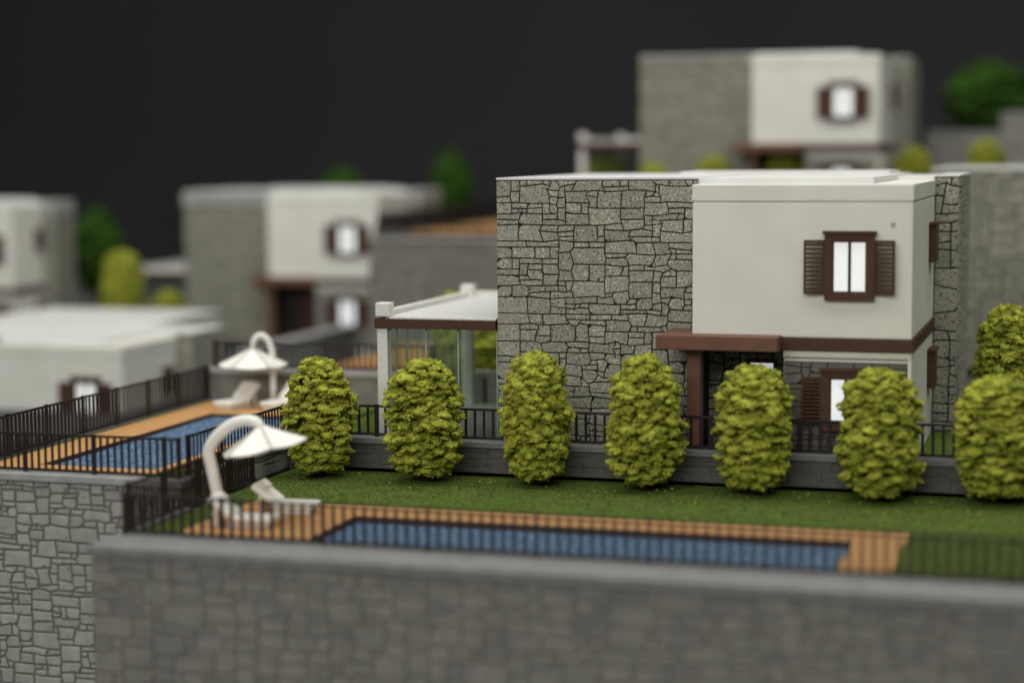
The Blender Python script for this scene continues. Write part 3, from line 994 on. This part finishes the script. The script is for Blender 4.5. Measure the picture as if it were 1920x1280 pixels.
# ------------------------------------------------------------------ parasols and loungers
def parasol(label, loc, rz, tilt, offset, mr=.085, lift=0.0, ah=.44, sk=1.0):
    root = thing('curved_parasol', label, 'parasol', loc, rz, 'white curved arm parasols')
    T = Matrix.Rotation(tilt, 4, 'Y')
    mb = MB(); mb.tube([(0, 0, 0), (0, 0, .07), (0, 0, .16)], [.27, .26, .13], 16); mb.build('base', M['white_plastic'], root)
    pts = [Vector((0, 0, .1)), Vector((0, 0, .5)), Vector((0, 0, 1.0)), Vector((0, 0, 1.3))]
    a0 = offset / 2
    for k in range(1, 12):
        a = PI * k / 12
        pts.append(Vector((offset * ((1 - math.cos(a)) / 2) ** sk, 0, 1.3 + ah * math.sin(a) + .26 * k / 12)))
    pts.append(Vector((offset, 0, 1.46)))
    mb = MB(); mb.tube([T @ p for p in pts], [mr] * 14 + [mr * .85] * 2, 10); mb.build('mast', M['white_plastic'], root)
    R, n, za, zb = .92, 6, 1.57 + lift, 1.12 + lift
    prof = [(0.0, za), (.3, za - .16), (.62, za - .315), (R, zb)]
    for k in range(n):
        a, b = 2 * PI * k / n, 2 * PI * (k + 1) / n
        mb = MB(); bm = mb.bm
        rows = []
        for (r, z) in prof:
            line = []
            for q in range(5):
                t = q / 4
                d = Vector((math.cos(a), math.sin(a), 0)).lerp(Vector((math.cos(b), math.sin(b), 0)), .012 + t * .976)
                sag = .05 * r / R * math.sin(PI * t)
                line.append((Vector((offset + d.x * max(r, .012), d.y * max(r, .012), z - sag))))
            rows.append(line)
        top = [[bm.verts.new(T @ p) for p in l] for l in rows]
        bot = [[bm.verts.new(T @ (p - Vector((0, 0, .025)))) for p in l] for l in rows]
        for i in range(3):
            for q in range(4):
                bm.faces.new((top[i][q], top[i][q + 1], top[i + 1][q + 1], top[i + 1][q]))
                bm.faces.new((bot[i][q + 1], bot[i][q], bot[i + 1][q], bot[i + 1][q + 1]))
        for i in range(3):
            for q in (0, 4):
                bm.faces.new((top[i][q], top[i + 1][q], bot[i + 1][q], bot[i][q]))
        for q in range(4):
            bm.faces.new((top[3][q], top[3][q + 1], bot[3][q + 1], bot[3][q]))
        mb.build('canopy_panel', M['white_plastic'], root)
        mb = MB()
        d = Vector((math.cos(a), math.sin(a), 0))
        mb.tube([T @ Vector((offset + d.x * r, d.y * r, z + .004)) for (r, z) in prof], .014, 6)
        mb.build('rib', M['coping_light'], root)
    return root


parasol('sharper white parasol on the raised terrace, between two loungers', (-20.72, 46.0, .6), PI + .35, 0.0, .52)
parasol('blurred tilted white parasol on the deck of the near pool', (-16.55, 34.15, .03), .05, math.radians(-12), 1.22, mr=.12, lift=.1, ah=.36, sk=.72)


def lounger(label, loc, rz):
    """feet point along +x"""
    root = thing('sun_lounger', label, 'lounger', loc, rz, 'white sun loungers')
    root.scale = (.9, .9, .95)
    mb = MB(); mb.box(-.1, .82, -.27, .27, .0, .1, bevel=.03); mb.build('base', M['white_plastic'], root)
    mb = MB(); mb.box(-.05, .9, -.33, .33, .102, .24, bevel=.055); mb.build('seat', M['white_plastic'], root)
    Rm = Matrix.Translation((-.02, 0, .17)) @ Matrix.Rotation(math.radians(36), 4, 'Y')
    mb = MB(); mb.box(-.66, 0, -.33, .33, -.02, .12, bevel=.06, mtx=Rm); mb.build('backrest', M['white_plastic'], root)
    mb = MB(); mb.box(-.62, -.4, -.26, .26, .122, .18, bevel=.028, mtx=Rm); mb.build('head_pillow', M['white_plastic'], root)
    mb = MB(); mb.box(-.4, -.33, -.25, .25, 0, .36, bevel=.015); mb.build('support', M['white_plastic'], root)
    return root


lounger('white lounger left of the terrace parasol', (-21.45, 45.55, .6), math.radians(-104))
lounger('white lounger right of the terrace parasol, by the leftmost shrub', (-20.22, 45.75, .6), math.radians(-104))
lounger('blurred white lounger beside the near pool, closer to the front railing', (-15.85, 33.3, .03), math.radians(4))
lounger('blurred white lounger beside the near pool, under the parasol edge', (-15.62, 34.85, .03), math.radians(4))

# ------------------------------------------------------------------ turf blades and crumbs
rng = np.random.default_rng(2)


def blades(n, x0, x1, y0, y1, z, hh, holes):
    x = rng.uniform(x0, x1, n); y = rng.uniform(y0, y1, n)
    keep = np.ones(n, bool)
    for (a, b, c, d) in holes:
        keep &= ~((x > a) & (x < b) & (y > c) & (y < d))
    x, y = x[keep], y[keep]
    k = len(x)
    ang = rng.uniform(0, PI, k); wd = .018
    h = hh * rng.uniform(.5, 1.2, k)
    b0 = np.stack([x - np.cos(ang) * wd, y - np.sin(ang) * wd, np.full(k, z)], 1)
    b1 = np.stack([x + np.cos(ang) * wd, y + np.sin(ang) * wd, np.full(k, z)], 1)
    tp = np.stack([x + rng.normal(0, .02, k), y + rng.normal(0, .02, k), z + h], 1)
    return np.stack([b0, b1, tp], 1).reshape(-1, 3)


v = np.concatenate([blades(60000, -17.4, 2.5, 31.8, 40.1, 0, .022, [(-16.7, -3.1, 30.5, 36.05)]),
                    blades(12000, -17.6, -13, 40.4, 46.8, .54, .022, [])])
mesh_obj('grass', np_mesh('grass', v, np.arange(len(v)).reshape(-1, 3), M['grass']))['kind'] = 'stuff'
V, T = [], []
iv, it = ico()
for k in range(95):
    x, y = rng.uniform(-17, 0.5), 39.6 - abs(rng.normal(0, 1.3))
    if y < 36.1: continue
    s = rng.uniform(.008, .022)
    V.append(iv * s * rng.uniform(.6, 1.4, 3) + np.array([x, y, .045])); T.append(it + len(iv) * (len(V) - 1))
mesh_obj('crumbs', np_mesh('crumbs', np.concatenate(V), np.concatenate(T), M['crumb']))['kind'] = 'stuff'
